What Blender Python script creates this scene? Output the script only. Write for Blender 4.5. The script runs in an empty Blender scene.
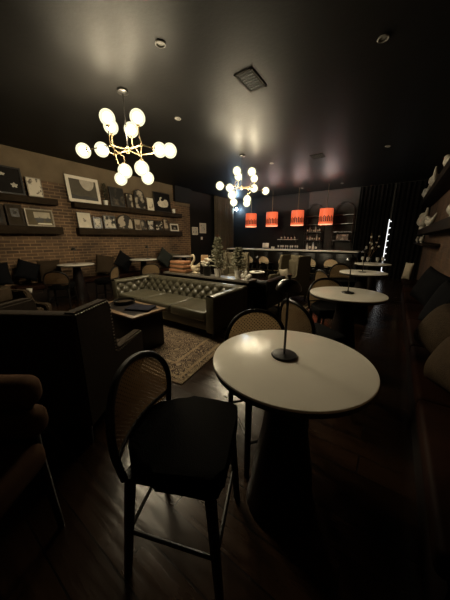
import bpy, bmesh, math, random
from mathutils import Vector, Matrix
rnd = random.Random(7)
S = bpy.context.scene
C = S.collection
R = math.radians
PI = math.pi

# ------------------------------------------------------------------ camera, world, exposure
EYE = 1.52
cam = bpy.data.objects.new('camera', bpy.data.cameras.new('camera'))
C.objects.link(cam)
cam.location = (0, 0, EYE)
cam.rotation_euler = (R(90 - 14.35), 0, R(34.95))
cam.data.sensor_fit = 'HORIZONTAL'
cam.data.sensor_width = 36
cam.data.lens = 238 / 450 * 36
cam.data.clip_start = 0.02
S.camera = cam
w = bpy.data.worlds.new('world'); S.world = w; w.use_nodes = True
w.node_tree.nodes['Background'].inputs[0].default_value = (1, .8, .6, 1)
w.node_tree.nodes['Background'].inputs[1].default_value = 0.0
S.view_settings.view_transform = 'Standard'
S.view_settings.look = 'None'
S.view_settings.gamma = 1
S.view_settings.use_curve_mapping = False
S.view_settings.exposure = 0.0
S.cycles.use_denoising = True
S.cycles.max_bounces = 6
S.cycles.sample_clamp_indirect = 4
GLOBE = 880.0          # radiance of the chandelier globes
LAMP_COL = (1.0, .84, .56)

# ------------------------------------------------------------------ materials
def nt(m):
    m.use_nodes = True
    t = m.node_tree
    return t, t.nodes, t.links, t.nodes['Principled BSDF']

def mat(name, col, rough=.6, metal=0, spec=.5, var=.25, scale=8, bump=0, bscale=40, sheen=0, col2=None):
    m = bpy.data.materials.new(name)
    t, n, l, b = nt(m)
    b.inputs['Roughness'].default_value = rough
    b.inputs['Metallic'].default_value = metal
    b.inputs['Specular IOR Level'].default_value = spec
    if sheen: b.inputs['Sheen Weight'].default_value = sheen
    tc = n.new('ShaderNodeTexCoord')
    ns = n.new('ShaderNodeTexNoise'); ns.inputs['Scale'].default_value = scale; ns.inputs['Detail'].default_value = 4
    l.new(tc.outputs['Object'], ns.inputs['Vector'])
    cr = n.new('ShaderNodeValToRGB')
    c2 = col2 or tuple(c * (1 - var) for c in col)
    cr.color_ramp.elements[0].position = .3; cr.color_ramp.elements[0].color = (*c2, 1)
    cr.color_ramp.elements[1].position = .7; cr.color_ramp.elements[1].color = (*col, 1)
    l.new(ns.outputs['Fac'], cr.inputs[0]); l.new(cr.outputs[0], b.inputs['Base Color'])
    if bump:
        n2 = n.new('ShaderNodeTexNoise'); n2.inputs['Scale'].default_value = bscale; n2.inputs['Detail'].default_value = 3
        l.new(tc.outputs['Object'], n2.inputs['Vector'])
        bp = n.new('ShaderNodeBump'); bp.inputs['Strength'].default_value = bump; bp.inputs['Distance'].default_value = .02
        l.new(n2.outputs['Fac'], bp.inputs['Height']); l.new(bp.outputs[0], b.inputs['Normal'])
    return m

def glow(name, col, strength, base=None):
    m = bpy.data.materials.new(name)
    t, n, l, b = nt(m)
    b.inputs['Base Color'].default_value = (*(base or col), 1)
    b.inputs['Emission Color'].default_value = (*col, 1)
    b.inputs['Emission Strength'].default_value = strength
    return m

def math_node(n, l, op, a, b=None, clamp=False):
    x = n.new('ShaderNodeMath'); x.operation = op; x.use_clamp = clamp
    for i, v in enumerate((a, b)):
        if v is None: continue
        if isinstance(v, (int, float)): x.inputs[i].default_value = v
        else: l.new(v, x.inputs[i])
    return x.outputs[0]

def brick_mat(name, c1, c2, mortar, painted=None):
    m = bpy.data.materials.new(name)
    t, n, l, b = nt(m)
    tc = n.new('ShaderNodeTexCoord'); sp = n.new('ShaderNodeSeparateXYZ'); l.new(tc.outputs['Object'], sp.inputs[0])
    cb = n.new('ShaderNodeCombineXYZ'); l.new(sp.outputs['Y'], cb.inputs[0]); l.new(sp.outputs['Z'], cb.inputs[1])
    br = n.new('ShaderNodeTexBrick'); l.new(cb.outputs[0], br.inputs['Vector'])
    br.inputs['Scale'].default_value = 1; br.inputs['Brick Width'].default_value = .24; br.inputs['Row Height'].default_value = .079
    br.inputs['Mortar Size'].default_value = .010; br.inputs['Mortar Smooth'].default_value = .3; br.inputs['Bias'].default_value = 0
    br.inputs['Color1'].default_value = (*c1, 1); br.inputs['Color2'].default_value = (*c2, 1); br.inputs['Mortar'].default_value = (*mortar, 1)
    ns = n.new('ShaderNodeTexNoise'); ns.inputs['Scale'].default_value = 1.7; ns.inputs['Detail'].default_value = 6
    l.new(tc.outputs['Object'], ns.inputs['Vector'])
    mx = n.new('ShaderNodeMix'); mx.data_type = 'RGBA'; mx.blend_type = 'MULTIPLY'
    mx.inputs[0].default_value = .75
    cr = n.new('ShaderNodeValToRGB'); cr.color_ramp.elements[0].position = .32; cr.color_ramp.elements[0].color = (.35, .33, .3, 1)
    cr.color_ramp.elements[1].position = .66; cr.color_ramp.elements[1].color = (1.2, 1.15, 1.1, 1)
    l.new(ns.outputs['Fac'], cr.inputs[0]); l.new(br.outputs['Color'], mx.inputs[6]); l.new(cr.outputs[0], mx.inputs[7])
    l.new(mx.outputs[2], b.inputs['Base Color'])
    b.inputs['Roughness'].default_value = .85
    bp = n.new('ShaderNodeBump'); bp.inputs['Strength'].default_value = .7; bp.inputs['Distance'].default_value = .01
    inv = math_node(n, l, 'SUBTRACT', 1.0, br.outputs['Fac'])
    l.new(inv, bp.inputs['Height']); l.new(bp.outputs[0], b.inputs['Normal'])
    return m

def plank_mat():
    m = bpy.data.materials.new('dark_floor_planks')
    t, n, l, b = nt(m)
    tc = n.new('ShaderNodeTexCoord')
    br = n.new('ShaderNodeTexBrick'); l.new(tc.outputs['Object'], br.inputs['Vector'])
    br.inputs['Scale'].default_value = 1; br.inputs['Brick Width'].default_value = 1.7; br.inputs['Row Height'].default_value = .17
    br.inputs['Mortar Size'].default_value = .004; br.inputs['Mortar Smooth'].default_value = .2
    br.inputs['Color1'].default_value = (.015, .0068, .0028, 1); br.inputs['Color2'].default_value = (.030, .0138, .0056, 1); br.inputs['Mortar'].default_value = (.003, .0015, .001, 1)
    mp = n.new('ShaderNodeMapping'); mp.inputs['Scale'].default_value = (1.0, 9, 1); l.new(tc.outputs['Object'], mp.inputs[0])
    ns = n.new('ShaderNodeTexNoise'); ns.inputs['Scale'].default_value = 2; ns.inputs['Detail'].default_value = 6; l.new(mp.outputs[0], ns.inputs['Vector'])
    mx = n.new('ShaderNodeMix'); mx.data_type = 'RGBA'; mx.blend_type = 'MULTIPLY'; mx.inputs[0].default_value = .6
    cr = n.new('ShaderNodeValToRGB'); cr.color_ramp.elements[0].position = .35; cr.color_ramp.elements[0].color = (.4, .4, .4, 1); cr.color_ramp.elements[1].position = .65
    l.new(ns.outputs['Fac'], cr.inputs[0]); l.new(br.outputs['Color'], mx.inputs[6]); l.new(cr.outputs[0], mx.inputs[7]); l.new(mx.outputs[2], b.inputs['Base Color'])
    rr = n.new('ShaderNodeMapRange'); rr.inputs['To Min'].default_value = .16; rr.inputs['To Max'].default_value = .32; b.inputs['Specular IOR Level'].default_value = .42
    l.new(ns.outputs['Fac'], rr.inputs[0]); l.new(rr.outputs[0], b.inputs['Roughness'])
    bp = n.new('ShaderNodeBump'); bp.inputs['Strength'].default_value = .6; bp.inputs['Distance'].default_value = .004
    h = math_node(n, l, 'SUBTRACT', ns.outputs['Fac'], br.outputs['Fac'])
    l.new(h, bp.inputs['Height']); l.new(bp.outputs[0], b.inputs['Normal'])
    return m

def cane_mat(name, col, pitch, hole):
    """woven cane: a real see-through weave, holes at the crossings of a square grid"""
    m = bpy.data.materials.new(name)
    t, n, l, b = nt(m)
    b.inputs['Base Color'].default_value = (*col, 1); b.inputs['Roughness'].default_value = .5
    tc = n.new('ShaderNodeTexCoord'); sp = n.new('ShaderNodeSeparateXYZ'); l.new(tc.outputs['UV'], sp.inputs[0])
    k = 2 * PI / pitch
    sa = math_node(n, l, 'SINE', math_node(n, l, 'MULTIPLY', math_node(n, l, 'ADD', sp.outputs[0], sp.outputs[1]), k / 1.414))
    sb = math_node(n, l, 'SINE', math_node(n, l, 'MULTIPLY', math_node(n, l, 'SUBTRACT', sp.outputs[0], sp.outputs[1]), k / 1.414))
    s2 = math_node(n, l, 'ADD', sa, sb)
    f = math_node(n, l, 'GREATER_THAN', s2, hole)
    tr = n.new('ShaderNodeBsdfTransparent'); mx = n.new('ShaderNodeMixShader')
    tl = n.new('ShaderNodeBsdfTranslucent'); tl.inputs[0].default_value = (*col, 1); m2 = n.new('ShaderNodeMixShader'); m2.inputs[0].default_value = .4
    l.new(b.outputs[0], m2.inputs[1]); l.new(tl.outputs[0], m2.inputs[2])
    l.new(f, mx.inputs[0]); l.new(m2.outputs[0], mx.inputs[1]); l.new(tr.outputs[0], mx.inputs[2])
    l.new(mx.outputs[0], n['Material Output'].inputs[0])
    return m

def rug_mat(name, hx, hy):
    m = bpy.data.materials.new(name)
    t, n, l, b = nt(m)
    tc = n.new('ShaderNodeTexCoord'); sp = n.new('ShaderNodeSeparateXYZ'); l.new(tc.outputs['Object'], sp.inputs[0])
    dx = math_node(n, l, 'SUBTRACT', hx, math_node(n, l, 'ABSOLUTE', sp.outputs[0]))
    dy = math_node(n, l, 'SUBTRACT', hy, math_node(n, l, 'ABSOLUTE', sp.outputs[1]))
    d = math_node(n, l, 'MINIMUM', dx, dy)
    cr = n.new('ShaderNodeValToRGB'); cr.color_ramp.interpolation = 'CONSTANT'
    e = cr.color_ramp.elements
    stops = [(0, (.13, .085, .045)), (.05, (.03, .02, .012)), (.075, (.22, .15, .085)), (.12, (.045, .026, .016)), (.32, (.22, .15, .085)), (.36, (.03, .02, .014)), (.39, (.06, .036, .022))]
    e[0].position = 0; e[0].color = (*stops[0][1], 1)
    e[1].position = stops[1][0]; e[1].color = (*stops[1][1], 1)
    for p, c in stops[2:]:
        q = e.new(p); q.color = (*c, 1)
    l.new(d, cr.inputs[0])
    vo = n.new('ShaderNodeTexVoronoi'); vo.inputs['Scale'].default_value = 9; l.new(tc.outputs['Object'], vo.inputs['Vector'])
    ns = n.new('ShaderNodeTexNoise'); ns.inputs['Scale'].default_value = 17; ns.inputs['Detail'].default_value = 2; l.new(tc.outputs['Object'], ns.inputs['Vector'])
    wv = math_node(n, l, 'SINE', math_node(n, l, 'MULTIPLY', vo.outputs['Distance'], 34))
    s = math_node(n, l, 'ADD', math_node(n, l, 'MULTIPLY', wv, .28), ns.outputs['Fac'])
    c2 = n.new('ShaderNodeValToRGB'); c2.color_ramp.elements[0].position = .5; c2.color_ramp.elements[1].position = .66
    l.new(s, c2.inputs[0])
    mx = n.new('ShaderNodeMix'); mx.data_type = 'RGBA'
    l.new(math_node(n, l, 'MULTIPLY', c2.outputs[0], .8), mx.inputs[0]); l.new(cr.outputs[0], mx.inputs[6]); mx.inputs[7].default_value = (.34, .25, .155, 1)
    l.new(mx.outputs[2], b.inputs['Base Color']); b.inputs['Roughness'].default_value = .95
    return m

def print_mat(name, kind, dark=(.02, .02, .02), light=(.55, .5, .42), seed=0.0):
    """small framed prints, patterns in the object's own y-z plane (unit: metres)"""
    m = bpy.data.materials.new(name)
    t, n, l, b = nt(m)
    b.inputs['Roughness'].default_value = .6; b.inputs['Specular IOR Level'].default_value = .25
    tc = n.new('ShaderNodeTexCoord')
    mp = n.new('ShaderNodeMapping'); mp.inputs['Location'].default_value = (seed, seed * 1.7, seed * .6); l.new(tc.outputs['Object'], mp.inputs[0])
    ns = n.new('ShaderNodeTexNoise'); ns.inputs['Scale'].default_value = {'sketch': 11, 'photo': 6, 'portrait': 5, 'flower': 9, 'dark': 5}.get(kind, 7)
    ns.inputs['Detail'].default_value = 3; l.new(mp.outputs[0], ns.inputs['Vector'])
    cr = n.new('ShaderNodeValToRGB'); cr.color_ramp.elements[0].color = (*dark, 1); cr.color_ramp.elements[1].color = (*light, 1)
    a, c = {'sketch': (.36, .42), 'photo': (.46, .54), 'portrait': (.44, .56), 'flower': (.52, .6), 'dark': (.5, .75)}.get(kind, (.4, .6))
    cr.color_ramp.elements[0].position = a; cr.color_ramp.elements[1].position = c
    l.new(ns.outputs['Fac'], cr.inputs[0]); l.new(cr.outputs[0], b.inputs['Base Color'])
    return m

M = {}
M['ceiling'] = mat('black_ceiling_paint', (.008, .0076, .0072), .47, spec=.085, var=.2, scale=3, bump=.05, bscale=25)
M['brick'] = brick_mat('brown_brick', (.125, .072, .036), (.06, .034, .017), (.22, .142, .076))
M['brick_r'] = brick_mat('dark_brown_brick', (.11, .058, .03), (.08, .043, .022), (.10, .066, .04))
M['beam'] = mat('painted_concrete', (.15, .112, .07), .9, spec=.1, var=.3, scale=2.5, bump=.2)
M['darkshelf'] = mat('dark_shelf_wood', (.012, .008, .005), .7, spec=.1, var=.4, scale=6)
M['blackwall'] = mat('charcoal_wall_paint', (.009, .0088, .0085), .6, spec=.2, var=.15, scale=2)
M['greywall'] = mat('grey_bar_wall_paint', (.026, .024, .021), .75, var=.15, scale=2)
M['floor'] = plank_mat()
M['blackwood'] = mat('black_stained_wood', (.006, .0045, .0035), .38, var=.3, scale=20, spec=.3)
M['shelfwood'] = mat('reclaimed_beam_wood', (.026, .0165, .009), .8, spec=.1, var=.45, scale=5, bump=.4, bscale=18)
M['darkbrown'] = mat('dark_brown_wood', (.008, .004, .0025), .5, spec=.2, var=.4, scale=9)
M['brownwood'] = mat('brown_table_wood', (.20, .125, .065), .4, var=.35, scale=9)
M['blackseat'] = mat('black_upholstery', (.003, .0026, .0023), .9, spec=.05, var=.2, scale=30, bump=.2, bscale=200)
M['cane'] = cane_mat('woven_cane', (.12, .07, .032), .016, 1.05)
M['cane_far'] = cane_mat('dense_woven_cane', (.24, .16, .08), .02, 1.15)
M['cane_lit'] = cane_mat('lit_woven_cane', (.85, .66, .40), .02, 1.5)  # same cane at the bar; chandelier light is put into its lighter colour
M['tabletop'] = mat('cream_stone_top', (.84, .79, .69), .20, spec=.08, var=.12, scale=3)
M['edge'] = mat('dark_table_edge', (.02, .014, .010), .5)
M['blackmetal'] = mat('black_metal', (.012, .011, .010), .28, metal=.0, spec=.6)
M['brass'] = mat('aged_brass', (.42, .32, .18), .42, metal=1.0, var=.2)
M['filament'] = glow('glowing_bulb', LAMP_COL, GLOBE, (.9, .85, .75))
def shell_mat():
    m = bpy.data.materials.new('glowing_frosted_glass')
    t, n, l, b = nt(m)
    e = n.new('ShaderNodeEmission'); e.inputs[0].default_value = (1, .93, .58, 1); e.inputs[1].default_value = 1.4
    tr = n.new('ShaderNodeBsdfTransparent'); ad = n.new('ShaderNodeMixShader'); ad.inputs[0].default_value = .8
    l.new(tr.outputs[0], ad.inputs[1]); l.new(e.outputs[0], ad.inputs[2])
    n.remove(b); l.new(ad.outputs[0], n['Material Output'].inputs[0])
    return m
M['globe'] = shell_mat()
M['leather'] = mat('olive_green_leather', (.078, .070, .046), .30, spec=.5, var=.25, scale=6, bump=.12, bscale=60)
M['blackleather'] = mat('black_leather', (.006, .005, .0045), .4, spec=.4, var=.25)
M['redleather'] = mat('dark_red_brown_leather', (.016, .006, .003), .6, spec=.05, var=.3)
M['brownfab'] = mat('dark_brown_fabric', (.034, .024, .016), .9, var=.25, scale=40, bump=.2, bscale=180, spec=.08)
M['tanfab'] = mat('tan_fabric', (.038, .026, .016), .95, var=.25, scale=30, bump=.25, bscale=150, spec=.08)
M['olivefab'] = mat('olive_beige_fabric', (.11, .092, .06), .95, var=.2, scale=30, bump=.2, bscale=150, spec=.08)
M['ottoman'] = mat('russet_brown_fabric', (.06, .032, .018), .95, spec=.05, var=.3, scale=14)
M['creamfab'] = mat('cream_fabric', (.36, .31, .23), .95, var=.15, scale=20)
M['paleweave'] = mat('pale_tan_weave', (.045, .031, .019), .95, var=.3, scale=25, bump=.4, bscale=120, spec=.08)
M['blackfab'] = mat('black_fabric', (.005, .005, .006), .95, var=.2, spec=.08)
M['greenfab'] = mat('dark_green_fabric', (.024, .027, .024), .85, var=.2, spec=.08)
M['nail'] = mat('pale_nailhead_metal', (.5, .45, .38), .3, metal=1)
M['white'] = mat('white_paint', (.72, .68, .6), .5, var=.05)
M['mat_board'] = mat('cream_mat_board', (.62, .56, .47), .8, var=.06)
M['silver'] = mat('worn_silver_frame', (.26, .22, .165), .5, metal=.3, var=.4, scale=30)
M['blackframe'] = mat('black_picture_frame', (.014, .012, .011), .35)
M['brownframe'] = mat('brown_picture_frame', (.03, .02, .012), .6, spec=.15)
M['ceramic'] = mat('white_ceramic', (.62, .58, .50), .3, var=.08)
M['ornament'] = mat('pale_grey_ceramic', (.42, .39, .33), .6, var=.2, scale=20)
M['creamfig'] = mat('cream_resin', (.60, .50, .34), .55, var=.15)
M['orangebox'] = mat('orange_brown_box', (.36, .165, .08), .55, var=.2, scale=12)
M['needles'] = mat('frosted_fir_needles', (.36, .345, .24), .8, var=.5, scale=60)
M['topiary'] = mat('dark_green_leaves', (.05, .05, .028), .8, var=.5, scale=50)
M['petal'] = mat('white_petals', (.72, .66, .54), .7, var=.1)
M['consoletop'] = mat('grey_brown_console_top', (.16, .14, .115), .3, var=.3, scale=4)
M['stone'] = mat('pale_bar_top_stone', (.80, .76, .68), .22, var=.12, scale=4)
M['curtain'] = mat('olive_brown_curtain', (.075, .06, .042), .95, var=.2, scale=12, spec=.08)
M['blackcurtain'] = mat('black_curtain', (.006, .0056, .0052), .95, var=.2, scale=12, spec=.08)
M['bottle'] = mat('dark_bottle_glass', (.022, .022, .016), .08, spec=.9, var=.4)
M['clear'] = mat('clear_glassware', (.50, .48, .44), .1, spec=.9, var=.2)
M['blkplastic'] = mat('black_plastic', (.013, .013, .014), .4)
M['ventframe'] = mat('matte_vent_frame', (.03, .027, .023), .85, spec=.1)
M['disc'] = mat('grey_white_fitting', (.22, .21, .19), .6, spec=.2)
M['tanblock'] = mat('tan_wood_block', (.42, .25, .12), .6, var=.2)
M['navy'] = mat('navy_cloth_cover', (.012, .012, .020), .9, spec=.1)

def shade_mat():
    m = bpy.data.materials.new('lit_orange_shade')
    t, n, l, b = nt(m)
    tc = n.new('ShaderNodeTexCoord'); sp = n.new('ShaderNodeSeparateXYZ'); l.new(tc.outputs['Object'], sp.inputs[0])
    at = math_node(n, l, 'ARCTAN2', sp.outputs[1], sp.outputs[0])
    k = math_node(n, l, 'SINE', math_node(n, l, 'MULTIPLY', at, 22))
    k2 = math_node(n, l, 'SINE', math_node(n, l, 'MULTIPLY', at, 11))
    top = math_node(n, l, 'ADD', .28, math_node(n, l, 'MULTIPLY', k2, .03))
    band = math_node(n, l, 'MULTIPLY', math_node(n, l, 'LESS_THAN', sp.outputs[2], top), math_node(n, l, 'GREATER_THAN', sp.outputs[2], .07))
    fr = math_node(n, l, 'MULTIPLY', band, math_node(n, l, 'GREATER_THAN', k, -.6))
    mx = n.new('ShaderNodeMix'); mx.data_type = 'RGBA'; l.new(fr, mx.inputs[0])
    mx.inputs[6].default_value = (1, .17, .065, 1); mx.inputs[7].default_value = (.07, .012, .006, 1)
    l.new(mx.outputs[2], b.inputs['Base Color']); l.new(mx.outputs[2], b.inputs['Emission Color'])
    b.inputs['Emission Strength'].default_value = .62
    return m
M['shade'] = shade_mat()
M['shade_rim'] = glow('lit_shade_rim', (1, .45, .25), .8)
M['bulb'] = glow('pendant_bulb', (1, .92, .82), 380)
M['strip'] = glow('white_light_gap', (.95, .97, 1), 1.3)
M['bluelamp'] = glow('blue_white_lamp', (.5, .75, 1), 520)

# ------------------------------------------------------------------ mesh helpers
class MB:
    def __init__(s): s.bm = bmesh.new(); s.uv = None
    def box(s, c, d, rot=None, bev=0, seg=2):
        r = bmesh.ops.create_cube(s.bm, size=1)
        vs = r['verts']
        mt = Matrix.Translation(c) @ (rot.to_4x4() if rot else Matrix()) @ Matrix.Diagonal((*d, 1))
        bmesh.ops.transform(s.bm, matrix=mt, verts=vs)
        if bev:
            es = {e for v in vs for e in v.link_edges}
            bmesh.ops.bevel(s.bm, geom=list(es), offset=bev, segments=seg, affect='EDGES', profile=.5)
        return s
    def lathe(s, prof, c=(0, 0, 0), seg=24, rot=None, cap=True):
        mt = Matrix.Translation(c) @ (rot.to_4x4() if rot else Matrix())
        rings = []
        for r, z in prof:
            if r < 1e-6: rings.append([s.bm.verts.new(mt @ Vector((0, 0, z)))])
            else: rings.append([s.bm.verts.new(mt @ Vector((r * math.cos(2 * PI * i / seg), r * math.sin(2 * PI * i / seg), z))) for i in range(seg)])
        for a, b in zip(rings, rings[1:]):
            for i in range(seg):
                j = (i + 1) % seg
                if len(a) == 1 and len(b) == 1: continue
                if len(a) == 1: s.bm.faces.new((a[0], b[j], b[i]))
                elif len(b) == 1: s.bm.faces.new((a[i], a[j], b[0]))
                else: s.bm.faces.new((a[i], a[j], b[j], b[i]))
        if cap:
            if len(rings[0]) > 1: s.bm.faces.new(rings[0][::-1])
            if len(rings[-1]) > 1: s.bm.faces.new(rings[-1])
        return s
    def tube(s, pts, r, seg=8, closed=False):
        pts = [Vector(p) for p in pts]; n = len(pts)
        rs = r if isinstance(r, (list, tuple)) else [r] * n
        rings = []; up = None
        for i, p in enumerate(pts):
            if closed: t = (pts[(i + 1) % n] - pts[i - 1])
            else: t = pts[min(i + 1, n - 1)] - pts[max(i - 1, 0)]
            t.normalize()
            if up is None:
                up = Vector((0, 0, 1)) if abs(t.z) < .9 else Vector((1, 0, 0))
            a = t.cross(up); a.normalize(); b = a.cross(t); b.normalize(); up = b
            rings.append([s.bm.verts.new(p + (a * math.cos(2 * PI * k / seg) + b * math.sin(2 * PI * k / seg)) * rs[i]) for k in range(seg)])
        pairs = list(zip(rings, rings[1:])) + ([(rings[-1], rings[0])] if closed else [])
        for a, b in pairs:
            for k in range(seg):
                j = (k + 1) % seg
                s.bm.faces.new((a[k], a[j], b[j], b[k]))
        if not closed:
            s.bm.faces.new(rings[0][::-1]); s.bm.faces.new(rings[-1])
        return s
    def ball(s, c, r, rot=None, seg=14, rings=10):
        res = bmesh.ops.create_uvsphere(s.bm, u_segments=seg, v_segments=rings, radius=1)
        d = r if isinstance(r, (tuple, list)) else (r, r, r)
        bmesh.ops.transform(s.bm, matrix=Matrix.Translation(c) @ (rot.to_4x4() if rot else Matrix()) @ Matrix.Diagonal((*d, 1)), verts=res['verts'])
        return s
    def grid(s, fn, nu, nv, uvfn=None, wrap=False):
        vs = [[s.bm.verts.new(fn(i / nu, j / nv)) for j in range(nv + 1)] for i in range(nu + 1)]
        uvl = s.bm.loops.layers.uv.verify() if uvfn else None
        for i in range(nu):
            for j in range(nv):
                f = s.bm.faces.new((vs[i][j], vs[i + 1][j], vs[i + 1][j + 1], vs[i][j + 1]))
                if uvfn:
                    for lp, (a, b) in zip(f.loops, ((i, j), (i + 1, j), (i + 1, j + 1), (i, j + 1))): lp[uvl].uv = uvfn(a / nu, b / nv)
        return s
    def prism(s, out, axis, a, b):
        """extrude a 2-D outline along an axis ('x': outline is y,z; 'y': x,z; 'z': x,y)"""
        def p(q, d):
            return {'x': (d, q[0], q[1]), 'y': (q[0], d, q[1]), 'z': (q[0], q[1], d)}[axis]
        A = [s.bm.verts.new(p(q, a)) for q in out]; B = [s.bm.verts.new(p(q, b)) for q in out]
        s.bm.faces.new(A); s.bm.faces.new(B[::-1])
        for i in range(len(out)):
            j = (i + 1) % len(out)
            s.bm.faces.new((A[i], B[i], B[j], A[j]))
        return s
    def xf(s, m):
        bmesh.ops.transform(s.bm, matrix=m, verts=s.bm.verts); return s
    def build(s, name, m, parent=None, smooth=35, recalc=True):
        if recalc: bmesh.ops.recalc_face_normals(s.bm, faces=s.bm.faces)
        me = bpy.data.meshes.new(name); s.bm.to_mesh(me); s.bm.free()
        me.materials.append(m)
        if smooth:
            me.shade_smooth(); me.set_sharp_from_angle(angle=R(smooth))
        o = bpy.data.objects.new(name, me); C.objects.link(o)
        if parent: o.parent = parent
        return o

def thing(name, label, cat, loc=(0, 0, 0), rz=0, group=None):
    o = bpy.data.objects.new(name, None); C.objects.link(o)
    o.location = loc; o.rotation_euler = (0, 0, R(rz)); o.empty_display_size = .1
    o['label'] = label; o['category'] = cat
    if group: o['group'] = group
    return o
def tag(o, label, cat, group=None, loc=None, rz=None):
    o['label'] = label; o['category'] = cat
    if group: o['group'] = group
    if loc: o.location = loc
    if rz is not None: o.rotation_euler = (0, 0, R(rz))
    return o
def struct(o): o['kind'] = 'structure'; return o
def dup(root, loc, rz, label, group=None):
    r = root.copy(); C.objects.link(r); r.location = loc; r.rotation_euler = (0, 0, R(rz)); r['label'] = label
    if group: r['group'] = group
    for ch in list(root.children):
        c = ch.copy(); C.objects.link(c); c.parent = r
        for g in list(ch.children):
            d = g.copy(); C.objects.link(d); d.parent = c
    return r
def rz_m(a): return Matrix.Rotation(R(a), 3, 'Z')
def ORD(i, n):
    w = ['first', 'second', 'third', 'fourth', 'fifth', 'sixth', 'seventh', 'eighth', 'ninth', 'tenth', 'eleventh', 'twelfth']
    return 'leftmost' if i == 0 else 'rightmost' if i == n - 1 else w[i] + ' from left'

# ------------------------------------------------------------------ the room
H = 3.5; XL = -7.3; XR = .82; YB = 11.3; YF = -1.6; YE = 7.85
struct(MB().box(((XL + XR) / 2, (YB + YF) / 2, -.05), (XR - XL + .6, YB - YF + .6, .1)).build('floor', M['floor']))
struct(MB().box(((XL + XR) / 2, (YB + YF) / 2, H + .05), (XR - XL + .6, YB - YF + .6, .1)).build('ceiling', M['ceiling']))
struct(MB().box((XL - .1, (YE + YF) / 2, H / 2), (.2, YE - YF, H)).build('wall_left', M['brick']))
struct(MB().box((XL - .16, (YE + YB) / 2, H / 2), (.2, YB - YE, H)).build('wall_left_rear', M['blackwall']))
struct(MB().box((XR + .1, (YB + YF) / 2, H / 2), (.2, YB - YF, H)).build('wall_right', M['brick_r']))
struct(MB().box(((XL + XR) / 2, YB + .1, H / 2), (XR - XL + .6, .2, H)).build('wall_back', M['greywall']))
struct(MB().box(((XL + XR) / 2, YF - .1, H / 2), (XR - XL + .6, .2, H)).build('wall_front', M['blackwall']))
struct(MB().box((XL + .012, (6.9 + YF) / 2, 3.2), (.024, 6.9 - YF, .6), bev=.004).build('trim_1', M['beam']))
struct(MB().box((XL + .06, (6.95 + YE) / 2, 3.22), (.12, YE - 6.95, .56)).build('trim_2', M['blackwall']))
struct(MB().box((-5.35, YB - .012, H / 2), (3.9, .024, H)).build('trim_4', M['blackwall']))
struct(MB().box((XL + .012, (7.02 + YE) / 2, 2.885), (.024, YE - 7.02, .1)).build('trim_3', M['beam']))

# ceiling fittings
def vent(loc, sx, sy, label):
    t = thing('ceiling_vent', label, 'vent', loc)
    f = MB()
    for a in (-1, 1):
        f.box((a * sx / 2, 0, -.005), (.03, sy + .03, .010)); f.box((0, a * sy / 2, -.005), (sx + .03, .03, .010))
    f.build('frame', M['ventframe'], t)
    MB().box((0, 0, -.002), (sx - .02, sy - .02, .003)).build('backing', M['blkplastic'], t)
    g = MB()
    n = max(4, int(sy / .05))
    for i in range(n):
        g.box((0, -sy / 2 + (i + .5) * sy / n, -.008), (sx - .03, .005, .012), rot=Matrix.Rotation(R(35), 3, 'X'))
    g.build('grille', M['blkplastic'], t)
    return t
vent((-1.83, 3.2, H), .22, .40, 'large black ceiling vent grille above the middle of the room')
vent((-1.88, 6.68, H), .28, .3, 'small black ceiling vent grille in front of the bar')
discs = [((-3.32, 3.36), 'white ceiling disc light right of the nearer chandelier'), ((-.4, 3.38), 'dim ceiling disc light at top right above the tables'),
         ((-3.04, 6.55), 'white ceiling disc light right of the farther chandelier'), ((-3.39, 10.23), 'white ceiling disc light above the third pendant over the bar'),
         ((-1.92, 10.19), 'ceiling disc light above the arched bar shelf nearest the curtains'), ((-.45, 6.89), 'dim ceiling disc light high over the right wall shelves'),
         ((-2.31, 2.13), 'dim ceiling disc light above and right of nearer chandelier')]
for (x, y), lb in discs:
    t = thing('ceiling_light', lb, 'light', (x, y, H), 0, 'recessed ceiling lights')
    MB().lathe([(.052, 0), (.056, -.01), (.048, -.016), (.04, -.012), (.04, -.002)], seg=20, cap=False).build('trim_ring', M['disc'], t)
    MB().lathe([(.04, -.001), (0, -.008)], seg=20).build('lens', M['disc'], t)

# curtains
def curtain(p0, p1, z0, z1, m, label, folds, amp=.045):
    L = (Vector(p1) - Vector(p0)); ln = L.length; d = L.normalized(); nn = Vector((-d.y, d.x))
    def f(u, v, o):
        k = amp * math.sin(u * folds * 2 * PI) * (.75 + .25 * math.sin(u * 17)) + o
        q = Vector(p0) + d * (u * ln) + nn * k
        return (q.x, q.y, z0 + (z1 - z0) * v)
    b = MB(); b.grid(lambda u, v: f(u, v, 0), folds * 10, 3); b.grid(lambda u, v: f(u, v, .012), folds * 10, 3)
    o = b.build('curtain', m)
    return tag(o, label, 'curtain')
curtain((-7.17, 9.4), (-7.17, 11.05), .03, H - .03, M['curtain'], 'olive brown floor length pleated curtain left of the bar', 11)
curtain((-1.42, 11.2), (-.37, 11.2), .03, H - .03, M['blackcurtain'], 'black pleated curtain right of the arched bar shelves', 8)
curtain((-.27, 11.2), (.74, 11.2), .03, H - .03, M['blackcurtain'], 'black pleated curtain right of the white light strip', 7)

# glowing slit with tabs, standing in for light leaking at a door gap
t = thing('light_gap', 'tall white slit of leaking light with short side tabs between black curtains', 'light', (-.32, 11.13, 0))
MB().box((0, .02, 1.2), (.05, .04, 2.1), bev=.005).build('gap_backing', M['blkplastic'], t)
MB().box((0, -.012, 1.2), (.026, .024, 2.06)).build('tube', M['strip'], t)
for i in range(9):
    MB().box((.043, -.012, .28 + i * .235), (.06, .02, .034)).build('tab', M['strip'], t)

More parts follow.
